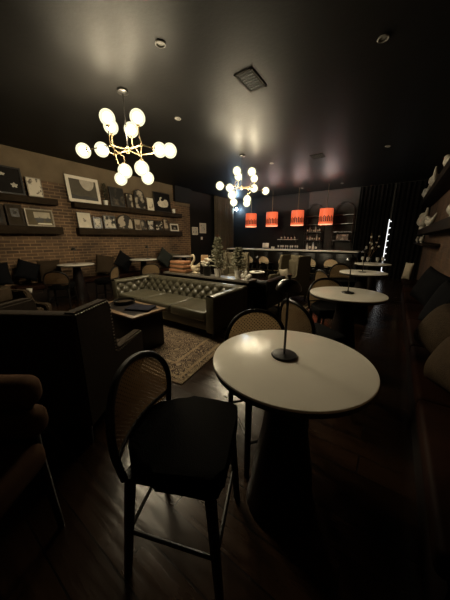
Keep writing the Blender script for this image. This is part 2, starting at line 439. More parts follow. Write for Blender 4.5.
# small blue-white lamp in the corner over the bar
t = thing('corner_lamp', 'small blue white lamp glowing high in the corner behind bar', 'lamp', (-7.02, 11.06, 3.02))
MB().ball((0, 0, 0), .055).build('bulb', M['bluelamp'], t)
MB().tube([(0, .02, 0), (0, .24, .03)], .015).build('bracket', M['blackmetal'], t)

# ------------------------------------------------------------------ chandeliers
def chandelier(loc_hub, drop, globes, label):
    """globes: (x,y,z, junction index, kind); hub at the origin"""
    t = thing('chandelier', label, 'chandelier', loc_hub, 0)
    MB().lathe([(.075, drop), (.075, drop - .03), (.03, drop - .045), (0, drop - .045)], seg=20).build('ceiling_rose', M['blackmetal'], t)
    MB().tube([(0, 0, drop - .03), (0, 0, .03)], .009).build('rod', M['blackmetal'], t)
    MB().ball((0, 0, 0), (.045, .045, .035)).tube([(0, 0, -.05), (0, 0, .05)], .018, 10).build('hub', M['brass'], t)
    js = globes['j']
    for jx, jy in js:
        MB().tube([(0, 0, 0), (jx, jy, 0)], .009).ball((jx, jy, 0), .018).build('arm', M['brass'], t)
    for (x, y, z, j) in globes['g']:
        J = Vector((*js[j], 0)); P = Vector((x, y, z))
        if abs(z) > .1:
            mid = Vector((x, y, z * .35))
            pts = [J, J.lerp(mid, .6) + Vector((0, 0, z * .05)), mid, P - Vector((0, 0, math.copysign(.09, z)))]
            dirv = Vector((0, 0, math.copysign(1, z)))
        else:
            dirv = (P - J); dirv.normalize(); pts = [J, P - dirv * .09]
        s = MB().tube(pts, .0075).build('stem', M['brass'], t)
        g = MB().ball((0, 0, 0), .098, seg=24, rings=16)
        go = g.build('lamp_globe', M['globe'], t, smooth=180); go.location = P
        MB().ball((0, 0, 0), .056, seg=16, rings=10).build('bulb', M['filament'], go, smooth=180)
        q = Vector((0, 0, 1)).rotation_difference(-dirv).to_matrix()
        MB().lathe([(.0, .108), (.022, .108), (.034, .085), (.038, .078), (.0, .078)], rot=q, seg=14).build('cap', M['brass'], go)
    return t
_r = Vector((math.cos(R(34.95)), math.sin(R(34.95)))); _f = Vector((-math.sin(R(34.95)), math.cos(R(34.95))))
def rf(a, b): q = _r * a + _f * b; return q.x, q.y
def gset(js, gs): return {'j': [rf(*q) for q in js], 'g': [(*rf(a, b), z, j) for a, b, z, j in gs]}
J1 = [(-.17, -.18), (-.27, .2), (.26, -.18), (.1, .22)]
G1 = [(-.155, -.22, .31, 0), (-.22, .02, .30, 1), (.245, -.22, .31, 2), (.03, .12, .30, 3),
      (-.66, .03, 0, 0), (-.40, .05, .02, 1), (.46, 0, 0, 2), (.60, .03, 0, 3),
      (-.05, -.05, -.29, 0), (-.31, .42, -.29, 1), (.25, -.22, -.30, 2), (.15, .36, -.29, 3)]
chandelier((-3.37, 2.37, 2.77), H - 2.77, gset(J1, G1), 'nearer brass chandelier of twelve lit glass globes above the coffee table')
J2 = [(-.2, -.2), (-.12, .2), (.2, -.15), (.3, .2)]
G2 = [(-.135, -.28, .31, 0), (-.075, .2, .30, 1), (.225, -.2, .31, 2), (.355, .4, .30, 3),
      (-.54, -.21, 0, 0), (-.30, .03, 0, 1), (.32, .08, 0, 2), (.67, .42, 0, 3),
      (-.255, -.62, -.27, 0), (-.185, .3, -.30, 1), (.14, -.05, -.28, 2), (.17, .4, -.31, 3)]
chandelier((-3.37, 5.55, 2.77), H - 2.77, gset(J2, G2), 'farther brass chandelier of twelve lit glass globes nearer the bar')

# ------------------------------------------------------------------ chairs
def make_chair(label, loc, rz, cane='cane', sc=1.0, group='round backed cane dining chairs'):
    t = thing('cane_chair', label, 'chair', loc, rz, group)
    sz = .67 * sc; zb = sz - .02
    so = [(-.238, .20), (-.22, .232), (-.16, .242), (.16, .242), (.22, .232), (.238, .20)] + [(.232 * math.cos(a), -.02 + .205 * math.sin(a)) for a in [-PI * i / 18 for i in range(19)]]
    sb = MB().prism(so, 'z', sz - .095, sz)
    bmesh.ops.bevel(sb.bm, geom=[e for e in sb.bm.edges if abs(e.verts[0].co.z - e.verts[1].co.z) < 1e-5], offset=.03, segments=4, affect='EDGES', profile=.5)
    sb.build('seat', M['blackseat'], t)
    MB().box((0, .01, sz - .11), (.40, .38, .035), bev=.006).build('seat_frame', M['blackwood'], t)
    # oval back: a super-ellipse cut off at the seat
    rx, rz_o, ex = .242, .232 * (1 if sc == 1 else .9), 2.2; zc = sz + .085 * (1 if sc == 1 else .9); yb = -.215
    def hwid(z): return rx * max(0, 1 - (abs(z - zc) / rz_o) ** ex) ** (1 / ex)
    def yy(x, z): return yb + .05 * (x / rx) ** 2 - .05 * (z - zb)
    def sp(a):
        c, q = math.cos(a), math.sin(a)
        return rx * math.copysign(abs(c) ** (2 / ex), c), zc + rz_o * math.copysign(abs(q) ** (2 / ex), q)
    ring = [sp(PI * (1.5 - 2 * i / 72)) for i in range(73)]
    ring = [q for q in ring if q[1] >= zb]
    pts = [(x, yy(x, z), z) for x, z in ring]
    xb = hwid(zb)
    pts = [(-xb * .97, yy(xb, zb) + .01, zb - .07)] + pts + [(xb * .97, yy(xb, zb) + .01, zb - .07)]
    MB().tube(pts, .0155, 10).build('back_frame', M['blackwood'], t)
    zt = zc + rz_o - .004
    def cf(u, v):
        z = zb + (zt - zb) * math.sin(v * PI / 2); x = hwid(z) * .985 * (2 * u - 1)
        return (x, yy(x, z), z)
    def cuv(u, v):
        q = cf(u, v); return (q[0], q[2] - zb)
    MB().grid(cf, 24, 16, cuv).build('cane_panel', M[cane], t)
    zr = sz + .012
    MB().tube([(x, yy(x, zr), zr) for x in [hwid(zr) * (2 * i / 12 - 1) for i in range(13)]], .010, 8).build('lower_rail', M['blackwood'], t)
    for sx in (-1, 1):
        MB().tube([(sx * .205, .195, sz - .09), (sx * .225, .235, 0)], [.025, .019], 8).build('leg', M['blackwood'], t)
        MB().tube([(sx * .19, -.15, sz - .09), (sx * .205, -.215, 0)], [.025, .019], 8).build('leg', M['blackwood'], t)
    z = .235 * sc
    MB().tube([(-.215, .214, z), (.215, .214, z)], .0095).build('stretcher', M['blackwood'], t)
    MB().tube([(-.20, -.196, z), (.20, -.196, z)], .0095).build('stretcher', M['blackwood'], t)
    for sx in (-1, 1): MB().tube([(sx * .216, .21, z + .03), (sx * .20, -.19, z + .03)], .0095).build('stretcher', M['blackwood'], t)
    return t
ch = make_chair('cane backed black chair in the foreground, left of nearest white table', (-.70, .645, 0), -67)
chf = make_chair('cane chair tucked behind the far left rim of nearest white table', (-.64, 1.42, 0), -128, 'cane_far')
# 'cane chair tucked behind the far left rim of nearest white table')
dup(chf, (-.55, 2.20, 0), -35, 'cane chair seen from behind the lamp, between nearest and second white tables')
dup(chf, (-.60, 3.30, 0), -146, 'cane chair at the far left rim of the second white table')
dup(chf, (-.86, 4.55, 0), -45, 'cane chair on the near left side of the third white table')
dup(chf, (-.82, 5.62, 0), -147, 'cane chair on the far left side of the third white table')
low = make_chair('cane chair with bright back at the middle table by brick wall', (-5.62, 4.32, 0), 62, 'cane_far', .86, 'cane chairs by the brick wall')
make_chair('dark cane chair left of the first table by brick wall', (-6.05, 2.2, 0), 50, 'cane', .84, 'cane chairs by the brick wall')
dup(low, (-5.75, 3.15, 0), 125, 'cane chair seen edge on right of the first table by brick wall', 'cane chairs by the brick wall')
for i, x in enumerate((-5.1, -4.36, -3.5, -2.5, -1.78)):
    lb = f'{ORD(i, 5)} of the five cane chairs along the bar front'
    if i == 0: barch = make_chair(lb, (x, 9.22, 0), rnd.uniform(-6, 6), 'cane_lit', .84, 'cane chairs along the bar')
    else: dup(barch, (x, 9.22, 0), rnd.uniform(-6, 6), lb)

# ------------------------------------------------------------------ round tables and their lamps
def make_table(loc, label, r=.39, z=.935, group='round white topped tables'):
    t = thing('round_table', label, 'table', loc, 0, group)
    MB().lathe([(0, z - .012), (r - .002, z - .012), (r, z - .006), (r - .002, z - .001), (r - .005, z), (0, z)], seg=72).build('tabletop', M['tabletop'], t)
    MB().lathe([(0, z - .04), (r - .012, z - .04), (r - .003, z - .034), (r - .002, z - .0125), (0, z - .0125)], seg=48).build('apron', M['edge'], t)
    MB().lathe([(.20, 0), (.20, .02), (.185, .05), (.165, .25), (.125, .5), (.095, .75), (.09, z - .056)], seg=32).build('pedestal', M['darkbrown'], t)
    return t
tb = make_table((-.36, 1.09, 0), 'nearest and largest looking white round table with a black lamp')
dup(tb, (-.37, 2.91, 0), 0, 'second nearest white round table, behind the nearest one')
dup(tb, (-.42, 5.0, 0), 0, 'third white round table, behind the second one toward the bar')
dup(tb, (-.40, 6.9, 0), 0, 'farthest white round table in the right row near light strip')
lt = make_table((-6.58, 2.82, 0), 'white round table by brick wall below the two shelf gap', .41, .905, 'white tables along the brick wall')
dup(lt, (-6.5, 4.78, 0), 0, 'middle white round table along the brick wall', 'white tables along the brick wall')
dup(lt, (-6.5, 6.6, 0), 0, 'farthest white round table at the end of the brick wall', 'white tables along the brick wall')

def make_lamp(loc, label, group='black mushroom table lamps'):
    t = thing('table_lamp', label, 'lamp', loc, 0, group)
    MB().lathe([(0, 0), (.064, 0), (.066, .005), (.062, .011), (.012, .015), (0, .015)], seg=32).build('base', M['blackmetal'], t)
    MB().tube([(0, 0, .012), (0, 0, .35)], .0062, 10).build('stem', M['blackmetal'], t)
    prof = [(.059, .345), (.061, .351)] + [(.061 * math.cos(a), .351 + .052 * math.sin(a)) for a in [i * PI / 2 / 9 for i in range(1, 9)]] + [(0, .403)]
    prof = [(0, .347), (.052, .347)] + prof
    MB().lathe(prof, seg=32).build('shade', M['blackmetal'], t)
    MB().lathe([(0, .402), (.008, .402), (.007, .410), (.013, .414), (.011, .421), (0, .422)], seg=14).build('knob', M['blackmetal'], t)
    return t
lp = make_lamp((-.392, 1.095, .935), 'black mushroom lamp standing on the nearest white table')
dup(lp, (-.365, 2.93, .935), 0, 'black mushroom lamp standing on the second white table')
dup(lp, (-.43, 5.0, .935), 0, 'black mushroom lamp standing on the third white table')
dup(lp, (-6.62, 2.82, .905), 0, 'slim black lamp on the first table by brick wall')
dup(lp, (-6.5, 4.95, .905), 0, 'slim black lamp on the middle table by brick wall')
# glassware on the two far tables
def make_glass(loc, label, group):
    o = MB().lathe([(0, 0), (.028, 0), (.03, .003), (.005, .008), (.005, .07), (.028, .09), (.036, .13), (.031, .165), (.029, .165), (.034, .13), (.026, .095), (0, .08)], seg=16).build('wine_glass', M['clear'])
    return tag(o, label, 'glass', group, loc)
for i, (x, y) in enumerate(((-.62, 6.86), (-.5, 6.72), (-.3, 6.7), (-.2, 6.95))):
    make_glass((x, y, .935), f'{ORD(i, 4)} of the four wine glasses on the farthest right table', 'wine glasses on the farthest table')

# ------------------------------------------------------------------ chesterfield sofa
def tuft(b, fn, lu, lv, pu=.2, pv=.19, d=.05, off=.0):
    """fn(u,v,h): point on the tufted surface for metres u,v and puff height h"""
    nu, nv = max(8, int(lu / .018)), max(6, int(lv / .018))
    def g(i, j):
        u, v = i * lu, j * lv
        a = u / pu + v / pv + off; c = u / pu - v / pv + off
        h = d * (abs(math.sin(PI * a)) * abs(math.sin(PI * c))) ** .42
        return fn(u, v, h)
    b.grid(g, nu, nv)
def sofa(name, label, loc, rz, L, D, m, seatn, legs):
    """faces -y locally; x from 0 to L, y from 0 (front) to D"""
    t = thing(name, label, 'sofa', loc, rz)
    hb = .71; aw = .17
    MB().box((L / 2, D / 2 + .02, .20), (L - .04, D - .06, .16), bev=.02).build('base', m, t)
    for x in (.08, L - .08):
        for y in (.1, D - .08):
            MB().lathe([(.022, 0), (.032, .12)], (x, y, 0), 12).build('leg', M['blackwood'], t)
    sl = (L - 2 * aw) / seatn
    for i in range(seatn):
        MB().box((aw + (i + .5) * sl, .33, .355), (sl - .006, .66, .16), bev=.04, seg=4).build('seat_cushion', m, t)
    b = MB()
    b.box((L / 2, D - .075, .46), (L - .01, .14, .5), bev=.03, seg=3)
    tuft(b, lambda u, v, h: (aw - .02 + u, D - .20 - h + .07 * v / .36, .38 + v), L - 2 * aw + .04, .31)
    # rolled top edge
    def roll(u, v):
        a = PI * (1.05 - 1.15 * v); x = aw * .6 + u * (L - 1.2 * aw)
        return (x, D - .085 + .085 * math.cos(a), hb - .055 + .055 * math.sin(a))
    b.grid(roll, 60, 10)
    b.build('backrest', m, t)
    for s in (0, 1):
        b = MB(); xo = 0 if s == 0 else L; sg = 1 if s == 0 else -1
        b.box((xo + sg * .06, D / 2, .395), (.10, D - .01, .53), bev=.02, seg=3)
        tuft(b, lambda u, v, h: (xo + sg * (.12 + h - .03 * v / .3), .03 + u, .38 + v), D - .2, .29)
        def aroll(u, v):
            a = PI * (1.1 - 1.2 * v)
            return (xo + sg * (.075 - .078 * math.cos(a)), .0 + u * (D - .01), hb - .05 + .05 * math.sin(a))
        b.grid(aroll, 30, 10)
        b.box((xo + sg * .075, .012, .40), (.145, .03, .56), bev=.012)
        b.build('armrest', m, t)
    return t
sofa('tufted_sofa', 'olive green leather tufted chesterfield sofa facing the rug', (-4.69, 2.63, .012), 0, 2.65, 1.0, M['leather'], 3, 4)
sofa('leather_sofa', 'black leather sofa behind the plant console, facing the bar', (-1.93, 5.15, .012), 180, 2.5, .95, M['blackleather'], 3, 4)

# console table between the sofas, with what stands on it
t = thing('console_table', 'long dark console table behind the tufted sofa', 'table', (-3.25, 3.93, 0))
CZ = .775
MB().box((0, 0, CZ - .02), (2.3, .34, .04), bev=.006).build('tabletop', M['consoletop'], t)
MB().box((0, 0, CZ - .09), (2.2, .28, .10)).build('apron', M['blackwood'], t)
for x in (-1.08, 1.08):
    for y in (-.13, .13): MB().box((x, y, (CZ - .14) / 2), (.05, .05, CZ - .14)).build('leg', M['blackwood'], t)
for i, (z, wd, a) in enumerate(((0, .50, 3), (.09, .46, -4), (.18, .40, 5))):
    pos = ('bottom', 'middle', 'top')[i]
    b = tag(MB().box((0, 0, .03), (wd - .02, .25, .056)).build('storage_box', M['brownwood']), f'{pos} orange brown box of the stack of three on console', 'box', 'stack of orange brown boxes', (-3.98, 3.92, CZ + z), a)
    MB().box((0, 0, .058), (wd, .27, .05), bev=.005).build('lid', M['orangebox'], b)
def fir(loc, h, r, label, seed):
    q = random.Random(seed)
    t = thing('potted_fir_tree', label, 'plant', loc, 0, 'small potted fir trees')
    MB().lathe([(0, 0), (.06, 0), (.075, .13), (.08, .135), (.08, .15), (.07, .15), (.066, .13), (0, .13)], seg=20).build('pot', M['ceramic'], t)
    MB().tube([(0, 0, .12), (0, 0, .15 + h * .95)], [.012, .004], 6).build('stem', M['brownwood'], t)
    b = MB()
    nb = 80
    for i in range(nb):
        f = i / nb; z = .16 + h * (f ** .9); a = i * 2.4 + q.uniform(-.3, .3); rr = r * (1 - f) ** .8 * q.uniform(.6, 1.3) + .015
        d = Vector((math.cos(a), math.sin(a), q.uniform(.0, .45))).normalized()
        for k in range(9):
            s = .12 + .88 * k / 8; p = Vector((0, 0, z)) + d * rr * s
            for sd in (-1, 1):
                n = (d * .8 + d.cross(Vector((0, 0, 1))) * sd * .8 + Vector((0, 0, q.uniform(-.4, .5)))).normalized()
                e = p + n * q.uniform(.025, .06); wv = n.cross(Vector((q.uniform(-1, 1), q.uniform(-1, 1), q.uniform(-1, 1)))).normalized() * .009
                v = [b.bm.verts.new(x) for x in (p - wv, p + wv, e + wv * .4, e - wv * .4)]
                b.bm.faces.new(v)
    b.build('foliage', M['needles'], t, smooth=0, recalc=False)
    return t
fir((-2.94, 3.95, CZ), .62, .17, 'taller frosted fir tree in white pot beside the white flowers', 3)
fir((-2.46, 3.97, CZ), .43, .16, 'shorter frosted fir tree in pale pot near the sofa end', 9)
# cream swan figurine
t = thing('swan_figurine', 'cream swan figurine with curved neck beside orange boxes', 'figurine', (-3.59, 4.0, CZ))
t.scale = (.8, .8, .8)
MB().ball((0, 0, .13), (.15, .085, .09)).ball((.11, 0, .17), (.06, .04, .05)).lathe([(.09, 0), (.1, .02), (.06, .06)], seg=18).build('body', M['creamfig'], t)
MB().tube([(-.12, 0, .15), (-.155, 0, .22), (-.12, 0, .30), (-.055, 0, .37), (-.045, 0, .44), (-.09, 0, .50), (-.15, 0, .485), (-.175, 0, .44)], [.05, .042, .034, .03, .028, .032, .03, .012], 10).build('neck', M['creamfig'], t)
b = MB()
for i in range(5):
    for sd in (-1, 1): b.ball((.02 + .035 * i, sd * .07, .17 + .02 * i), (.08, .014, .03), rot=Matrix.Rotation(R(-25 - 6 * i), 3, 'Y'))
b.build('wing', M['creamfig'], t)
tag(MB().box((0, 0, .13), (.15, .14, .26), bev=.004).build('display_riser', M['blackwood']), 'dark square riser holding the tan block on the console', 'stand', None, (-3.33, 4.0, CZ), 8)
tag(MB().box((0, 0, .078), (.15, .12, .15), bev=.004).build('wooden_block', M['tanblock']), 'tan block on dark riser between swan figurine and flowers', 'block', None, (-3.33, 4.0, CZ + .26), 38)
t = thing('flower_bunch', 'bunch of white flowers in a dark vase left of taller fir', 'flowers', (-3.17, 3.88, CZ))
MB().lathe([(0, 0), (.07, 0), (.09, .06), (.07, .16), (.075, .2), (.06, .2), (.055, .16), (0, .02)], seg=20).build('vase', M['blackmetal'], t)
for i, (x, y, z) in enumerate(((.04, -.05, .27), (-.04, -.07, .29), (.05, .02, .32), (-.02, .02, .34), (-.08, -.02, .24), (.0, -.08, .22))):
    b = MB()
    for k in range(9):
        a = k * 2.4; rr = .012 + .0035 * k
        b.ball((x + rr * math.cos(a), y + rr * math.sin(a), z + .012 * math.cos(k)), (.022, .022, .016), seg=8, rings=6)
    b.build('bloom', M['petal'], t)
t = thing('white_ornament', 'small white bow shaped ornament right of the shorter fir', 'ornament', (-2.2, 3.84, CZ))
MB().ball((-.06, 0, .07), (.065, .04, .05), rot=Matrix.Rotation(R(20), 3, 'Y')).ball((.06, 0, .07), (.065, .04, .05), rot=Matrix.Rotation(R(-20), 3, 'Y')).ball((0, 0, .13), (.035, .03, .05)).lathe([(.05, 0), (.03, .05)], seg=12).build('body', M['ceramic'], t)
MB().ball((0, 0, .08), .03).build('knot', M['petal'], t)

# ------------------------------------------------------------------ coffee table, rug
def rug(name, c, hx, hy, rz, label):
    o = MB().box((0, 0, .006), (2 * hx, 2 * hy, .012), bev=.003).build(name, rug_mat(name + '_weave', hx, hy))
    return tag(o, label, 'rug', None, (c[0], c[1], 0), rz)
rug('patterned_rug', (-3.20, 2.15), 1.42, .80, 9, 'beige and brown patterned rug in front of the tufted sofa')
rug('woven_rug', (-2.75, 5.75), 1.3, .72, 0, 'patterned rug under the wing armchairs near the bar')
t = thing('coffee_table', 'dark block coffee table with brown top in front of sofa', 'table', (-3.08, 1.93, .012))
MB().box((0, 0, .535), (1.02, .56, .03), bev=.006).build('tabletop', M['brownwood'], t)
MB().box((0, 0, .265), (.94, .48, .51), bev=.01).build('body', M['blackwood'], t)
MB().box((0, 0, .5505), (.88, .42, .002)).build('inlay', M['darkbrown'], t)
t = thing('book', 'dark navy folded cloth book lying on the coffee table', 'book', (-2.83, 1.97, .563), 24)
MB().box((0, 0, .013), (.34, .24, .018)).build('pages', M['blackfab'], t)
MB().box((0, 0, .003), (.36, .255, .006), bev=.002).box((0, 0, .0245), (.36, .255, .006), bev=.002).build('cover', M['navy'], t)
t = thing('tray', 'round dark tray with raised rim on left of coffee table', 'tray', (-3.3, 2.02, .563))
MB().lathe([(0, 0), (.14, 0), (.155, .02), (.16, .055), (.152, .055), (.145, .02), (0, .012)], seg=32).build('dish', M['blackmetal'], t)
MB().lathe([(0, .013), (.12, .013), (.12, .024), (0, .024)], seg=28).build('mat', M['tanfab'], t)

# ------------------------------------------------------------------ upholstered armchairs (face +y locally)
def armchair(label, loc, rz, fab, W=.74, D=.74, hb=1.05, ha=.62, nails=False, group='upholstered wing armchairs', pillow=None, wing=.40):
    t = thing('wing_armchair', label, 'armchair', loc, rz, group)
    for x in (-W / 2 + .06, W / 2 - .06):
        for y in (-D / 2 + .06, D / 2 - .06): MB().lathe([(.016, 0), (.026, .16)], (x, y, 0), 10).build('leg', M['blackwood'], t)
    MB().box((0, 0, .25), (W - .03, D - .03, .18), bev=.02).build('base', fab, t)
    MB().box((0, .03, .40), (W - .2, D - .14, .14), bev=.045, seg=4).build('seat_cushion', fab, t)
    MB().box((0, -D / 2 + .06, hb / 2 + .09), (W - .02, .12, hb - .20), bev=.025, seg=3).box((0, -D / 2 + .15, .68), (W - .22, .10, hb - .48), bev=.045, seg=4).build('backrest', fab, t)
    for s in (-1, 1):
        y0, y1 = -D / 2, D / 2
        out = [(y0 + .01, .17), (y1 - .01, .17), (y1, ha - .04), (y1 - .03, ha), (y0 + wing + .05, ha + .005), (y0 + wing + .01, ha + .03), (y0 + wing, hb - .05), (y0 + wing - .03, hb - .005), (y0 + .02, hb)]
        b = MB().prism(out, 'x', s * (W / 2 - .095), s * (W / 2))
        bmesh.ops.bevel(b.bm, geom=list(b.bm.edges), offset=.016, segments=2, affect='EDGES')
        b.build('side_wing', fab, t)
        if nails:
            nb = MB(); path = [Vector((s * (W / 2 + .001), p[0] - .02, p[1] - .015)) for p in out[3:9]]
            for a, c in zip(path, path[1:]):
                k = max(2, int((c - a).length / .028))
                for i in range(k): nb.ball(a.lerp(c, i / k), .006, seg=8, rings=6)
            nb.build('nail_trim', M['nail'], t)
    return t
armchair('large dark wing armchair seen from behind at left foreground', (-2.21, .87, 0), 31.3, M['brownfab'], D=1.02, hb=1.055, nails=True, ha=.57, wing=.46)
armchair('tan armchair beyond the dark foreground armchair at left edge', (-4.6, .95, .012), -62, M['tanfab'], hb=.72, ha=.51)
armchair('olive wing armchair half hidden behind the fir trees', (-3.85, 6.05, .012), 200, M['olivefab'], hb=1.12)
armchair('olive wing armchair with cream pillow facing away from right tables', (-2.1, 5.78, .012), 148, M['olivefab'], hb=1.12)

# ------------------------------------------------------------------ pillows, benches
def pillow(label, loc, wdt, hgt, thk, m, yaw=0, tilt=14, roll=0, group=None):
    """stands in its local x-z plane, leaning back; yaw turns it about z"""
    n = 20; b = MB()
    def f(sd):
        def g(u, v):
            a, c = 2 * u - 1, 2 * v - 1
            e = (1 - abs(a) ** 2.6) * (1 - abs(c) ** 2.6); k = sd * thk / 2 * max(0, e) ** .5
            pin = 1 - .07 * (1 - abs(a) * abs(c)) * 0
            x = a * wdt / 2 * (1 - .06 * (1 - c * c)); z = c * hgt / 2 * (1 - .06 * (1 - a * a))
            return (x, k, z)
        return g
    b.grid(f(1), n, n); b.grid(f(-1), n, n)
    bmesh.ops.remove_doubles(b.bm, verts=b.bm.verts, dist=.0008)
    o = b.build('throw_pillow', m, None, smooth=80)
    o['label'] = label; o['category'] = 'pillow'
    if group: o['group'] = group
    o.location = loc
    o.rotation_euler = (Matrix.Rotation(R(yaw), 3, 'Z') @ Matrix.Rotation(R(-tilt), 3, 'X') @ Matrix.Rotation(R(roll), 3, 'Y')).to_euler()
    return o
def bench(name, label, x0, x1, y0, y1, m, n, sgn):
    """x0 = wall side, x1 = front"""
    t = thing(name, label, 'bench', (0, (y0 + y1) / 2, 0)); L = y1 - y0; cx = (x0 + x1) / 2; wd = abs(x1 - x0)
    MB().box((cx - sgn * .02, 0, .17), (wd - .06, L, .34)).build('plinth', M['darkbrown'], t)
    for i in range(n):
        MB().box((cx, -L / 2 + (i + .5) * L / n, .40), (wd - .01, L / n - .01, .12), bev=.03, seg=3).build('seat_cushion', m, t)
    return t
bench('leather_bench', 'dark leather bench running along the brick wall', XL + .02, XL + .46, .6, 7.6, M['redleather'], 7, 1)
bench('padded_bench', 'dark red brown bench along the right wall', XR - .02, .27, .9, 8.2, M['redleather'], 7, -1)
PG = 'pillows on the brick wall bench'
pillow('black pillow lying low at far left of the brick wall bench', (-7.0, 1.34, .78), .54, .5, .16, M['blackfab'], 90, 14, 0, PG)
pillow('black pillow tilted on its corner at left of brick wall bench', (-7.0, 1.92, .81), .44, .44, .16, M['blackfab'], 90, 14, 24, PG)
pillow('brown pillow against brick wall left of the first wall table', (-7.06, 2.40, .76), .5, .5, .15, M['tanfab'], 90, 10, 0, PG)
pillow('brown pillow right of the first wall table', (-7.04, 3.82, .78), .55, .55, .16, M['tanfab'], 90, 12, 12, PG)
pillow('black pointed pillow behind the bright backed cane chair', (-6.98, 4.40, .84), .52, .52, .15, M['blackfab'], 90, 12, 38, PG)
pillow('dark green pointed pillow right of the middle wall table', (-6.98, 6.08, .86), .58, .58, .16, M['greenfab'], 90, 12, 40, PG)
pillow('olive pillow at far end of brick wall bench', (-7.04, 6.62, .74), .5, .5, .15, M['olivefab'], 90, 10, 8, PG)
PR = 'pillows on the right wall bench'
pillow('large tan woven pillow second from the camera on right bench', (.50, 2.66, .72), .60, .46, .36, M['paleweave'], -66, 26, 4, PR)
pillow('tan woven pillow nearest the camera at right edge', (.53, 2.04, .69), .56, .42, .36, M['paleweave'], -66, 28, -4, PR)
pillow('black pillow just behind the large tan pillow on right bench', (.57, 3.5, .76), .56, .54, .22, M['blackfab'], -62, 18, 8, PR)
pillow('black pillow farther along right bench near the off white one', (.52, 4.7, .80), .56, .54, .22, M['blackfab'], -60, 16, 14, PR)
pillow('small off white pillow far along the right bench', (.36, 7.95, .70), .20, .44, .10, M['creamfab'], -30, 8, 2, PR)
pillow('cream pillow on the olive wing armchair near the bar', (-2.13, 5.68, .64), .40, .36, .14, M['creamfab'], 148, 20, 10)

# padded chair at the left edge of the frame, its back toward the room
t = thing('padded_chair', 'brown padded chair with two rolled back cushions at left edge', 'chair', (-1.33, .0, 0), 34.95 + 180)
MB().box((0, .04, .53), (.48, .44, .14), bev=.05, seg=4).build('seat', M['ottoman'], t)
for z in (.70, .855): MB().box((0, -.17, z), (.50, .13, .15), bev=.06, seg=5).build('back_cushion', M['ottoman'], t)
MB().box((0, -.17, .60), (.42, .03, .5), bev=.01).build('back_frame', M['blackwood'], t)
for sx in (-1, 1):
    for sy in (-1, 1): MB().tube([(sx * .19, sy * .17, .48), (sx * .2, sy * .19, 0)], [.022, .015], 8).build('leg', M['blackwood'], t)

# low side table with a small white cup, beyond the left armchair
t = thing('side_table', 'low dark side table between left armchair and wall bench', 'table', (-5.75, 1.55, 0))
MB().lathe([(0, .48), (.2, .48), (.2, .51), (0, .51)], seg=28).build('tabletop', M['darkbrown'], t)
MB().lathe([(.14, 0), (.14, .02), (.02, .05), (.02, .48)], seg=20).build('pedestal', M['blackmetal'], t)
tag(MB().lathe([(0, 0), (.03, 0), (.042, .05), (.045, .07), (.038, .07), (.03, .02), (0, .015)], seg=18).build('cup', M['ceramic']), 'small white cup on the low side table at left', 'cup', None, (-5.75, 1.55, .51))
# drinks table near the bar
t = thing('drinks_table', 'small drinks table with round white top before the bar', 'table', (-2.86, 5.55, .012))
MB().lathe([(0, .665), (.2, .665), (.205, .675), (.2, .69), (0, .69)], seg=32).build('tabletop', M['white'], t)
MB().lathe([(.15, 0), (.15, .015), (.02, .04), (.018, .665)], seg=20).build('pedestal', M['blackmetal'], t)
t = dup(lp, (-2.86, 5.55, .702), 0, 'black mushroom lamp on the small drinks table before the bar')

# ------------------------------------------------------------------ shelves and pictures on the brick wall
def ledge(y0, y1, z0, z1, label, group, x0=XL, x1=-7.08, name='picture_ledge', m='shelfwood'):
    o = MB().box(((x0 + x1) / 2, (y0 + y1) / 2, (z0 + z1) / 2), (abs(x1 - x0), y1 - y0, z1 - z0), bev=.012).build(name, M[m])
    return tag(o, label, 'shelf', group)
LG = 'thick wood shelves on the brick wall'
U0, U1, D0, D1 = 2.335, 2.485, 1.64, 1.82
ledge(.2, 2.84, U0, U1, 'upper wood shelf at far left holding the black floral painting', LG)
ledge(.2, 2.86, D0, D1, 'lower wood shelf at far left holding the silver landscape', LG)
ledge(3.22, 7.18, U0, U1, 'upper long wood shelf under the large white framed picture', LG)
ledge(3.25, 7.16, D0, D1, 'lower long wood shelf lined with small framed pictures', LG)
def picture(name, label, y0, y1, z0, h, frame, art, border=.03, matw=0, lean=7, cat='picture', group=None, depth=.025, x=-7.13):
    """framed picture leaning against the wall, facing +x; local y = width"""
    W = y1 - y0
    t = thing(name, label, cat, (x, (y0 + y1) / 2, z0 + .002), 0, group)
    t.rotation_euler = (0, R(-lean), 0)
    b = MB()
    for s in (-1, 1): b.box((0, s * (W - border) / 2, h / 2), (depth, border, h)); b.box((0, 0, h / 2 + s * (h - border) / 2), (depth, W - 2 * border + .002, border))
    b.build('frame', frame, t)
    MB().box((-.006, 0, h / 2), (.008, W - border, h - border)).build('backing', M['blackframe'], t)
    if matw:
        MB().box((-.001, 0, h / 2), (.004, W - 2 * border, h - 2 * border)).build('mat_board', M['mat_board'], t)
    a = art(W - 2 * border - 2 * matw, h - 2 * border - 2 * matw)
    a.parent = t; a.location = (.003, 0, h / 2)
    return t
_seed = [0]
def plain(kind, dark=(.02, .018, .016), light=(.34, .30, .23)):
    def f(wd, h):
        _seed[0] += 3.7
        return MB().box((0, 0, 0), (.003, wd, h)).build('print', print_mat('print_' + kind, kind, dark, light, _seed[0]))
    return f
def shapes(bg, items):
    """art: a background sheet with flat painted shapes on it (as one mesh part each)"""
    def f(wd, h):
        o = MB().box((0, 0, 0), (.003, wd, h)).build('print', mat('print_ground', bg, .8, spec=.04, var=.15, scale=9))
        for nm, col, polys in items:
            b = MB()
            for pl in polys: b.prism([(y * wd / 2, z * h / 2) for y, z in pl], 'x', .0015, .0028)
            b.build(nm, mat('print_' + nm, col, .5, var=.25, scale=12), o, smooth=0)
        return o
    return f
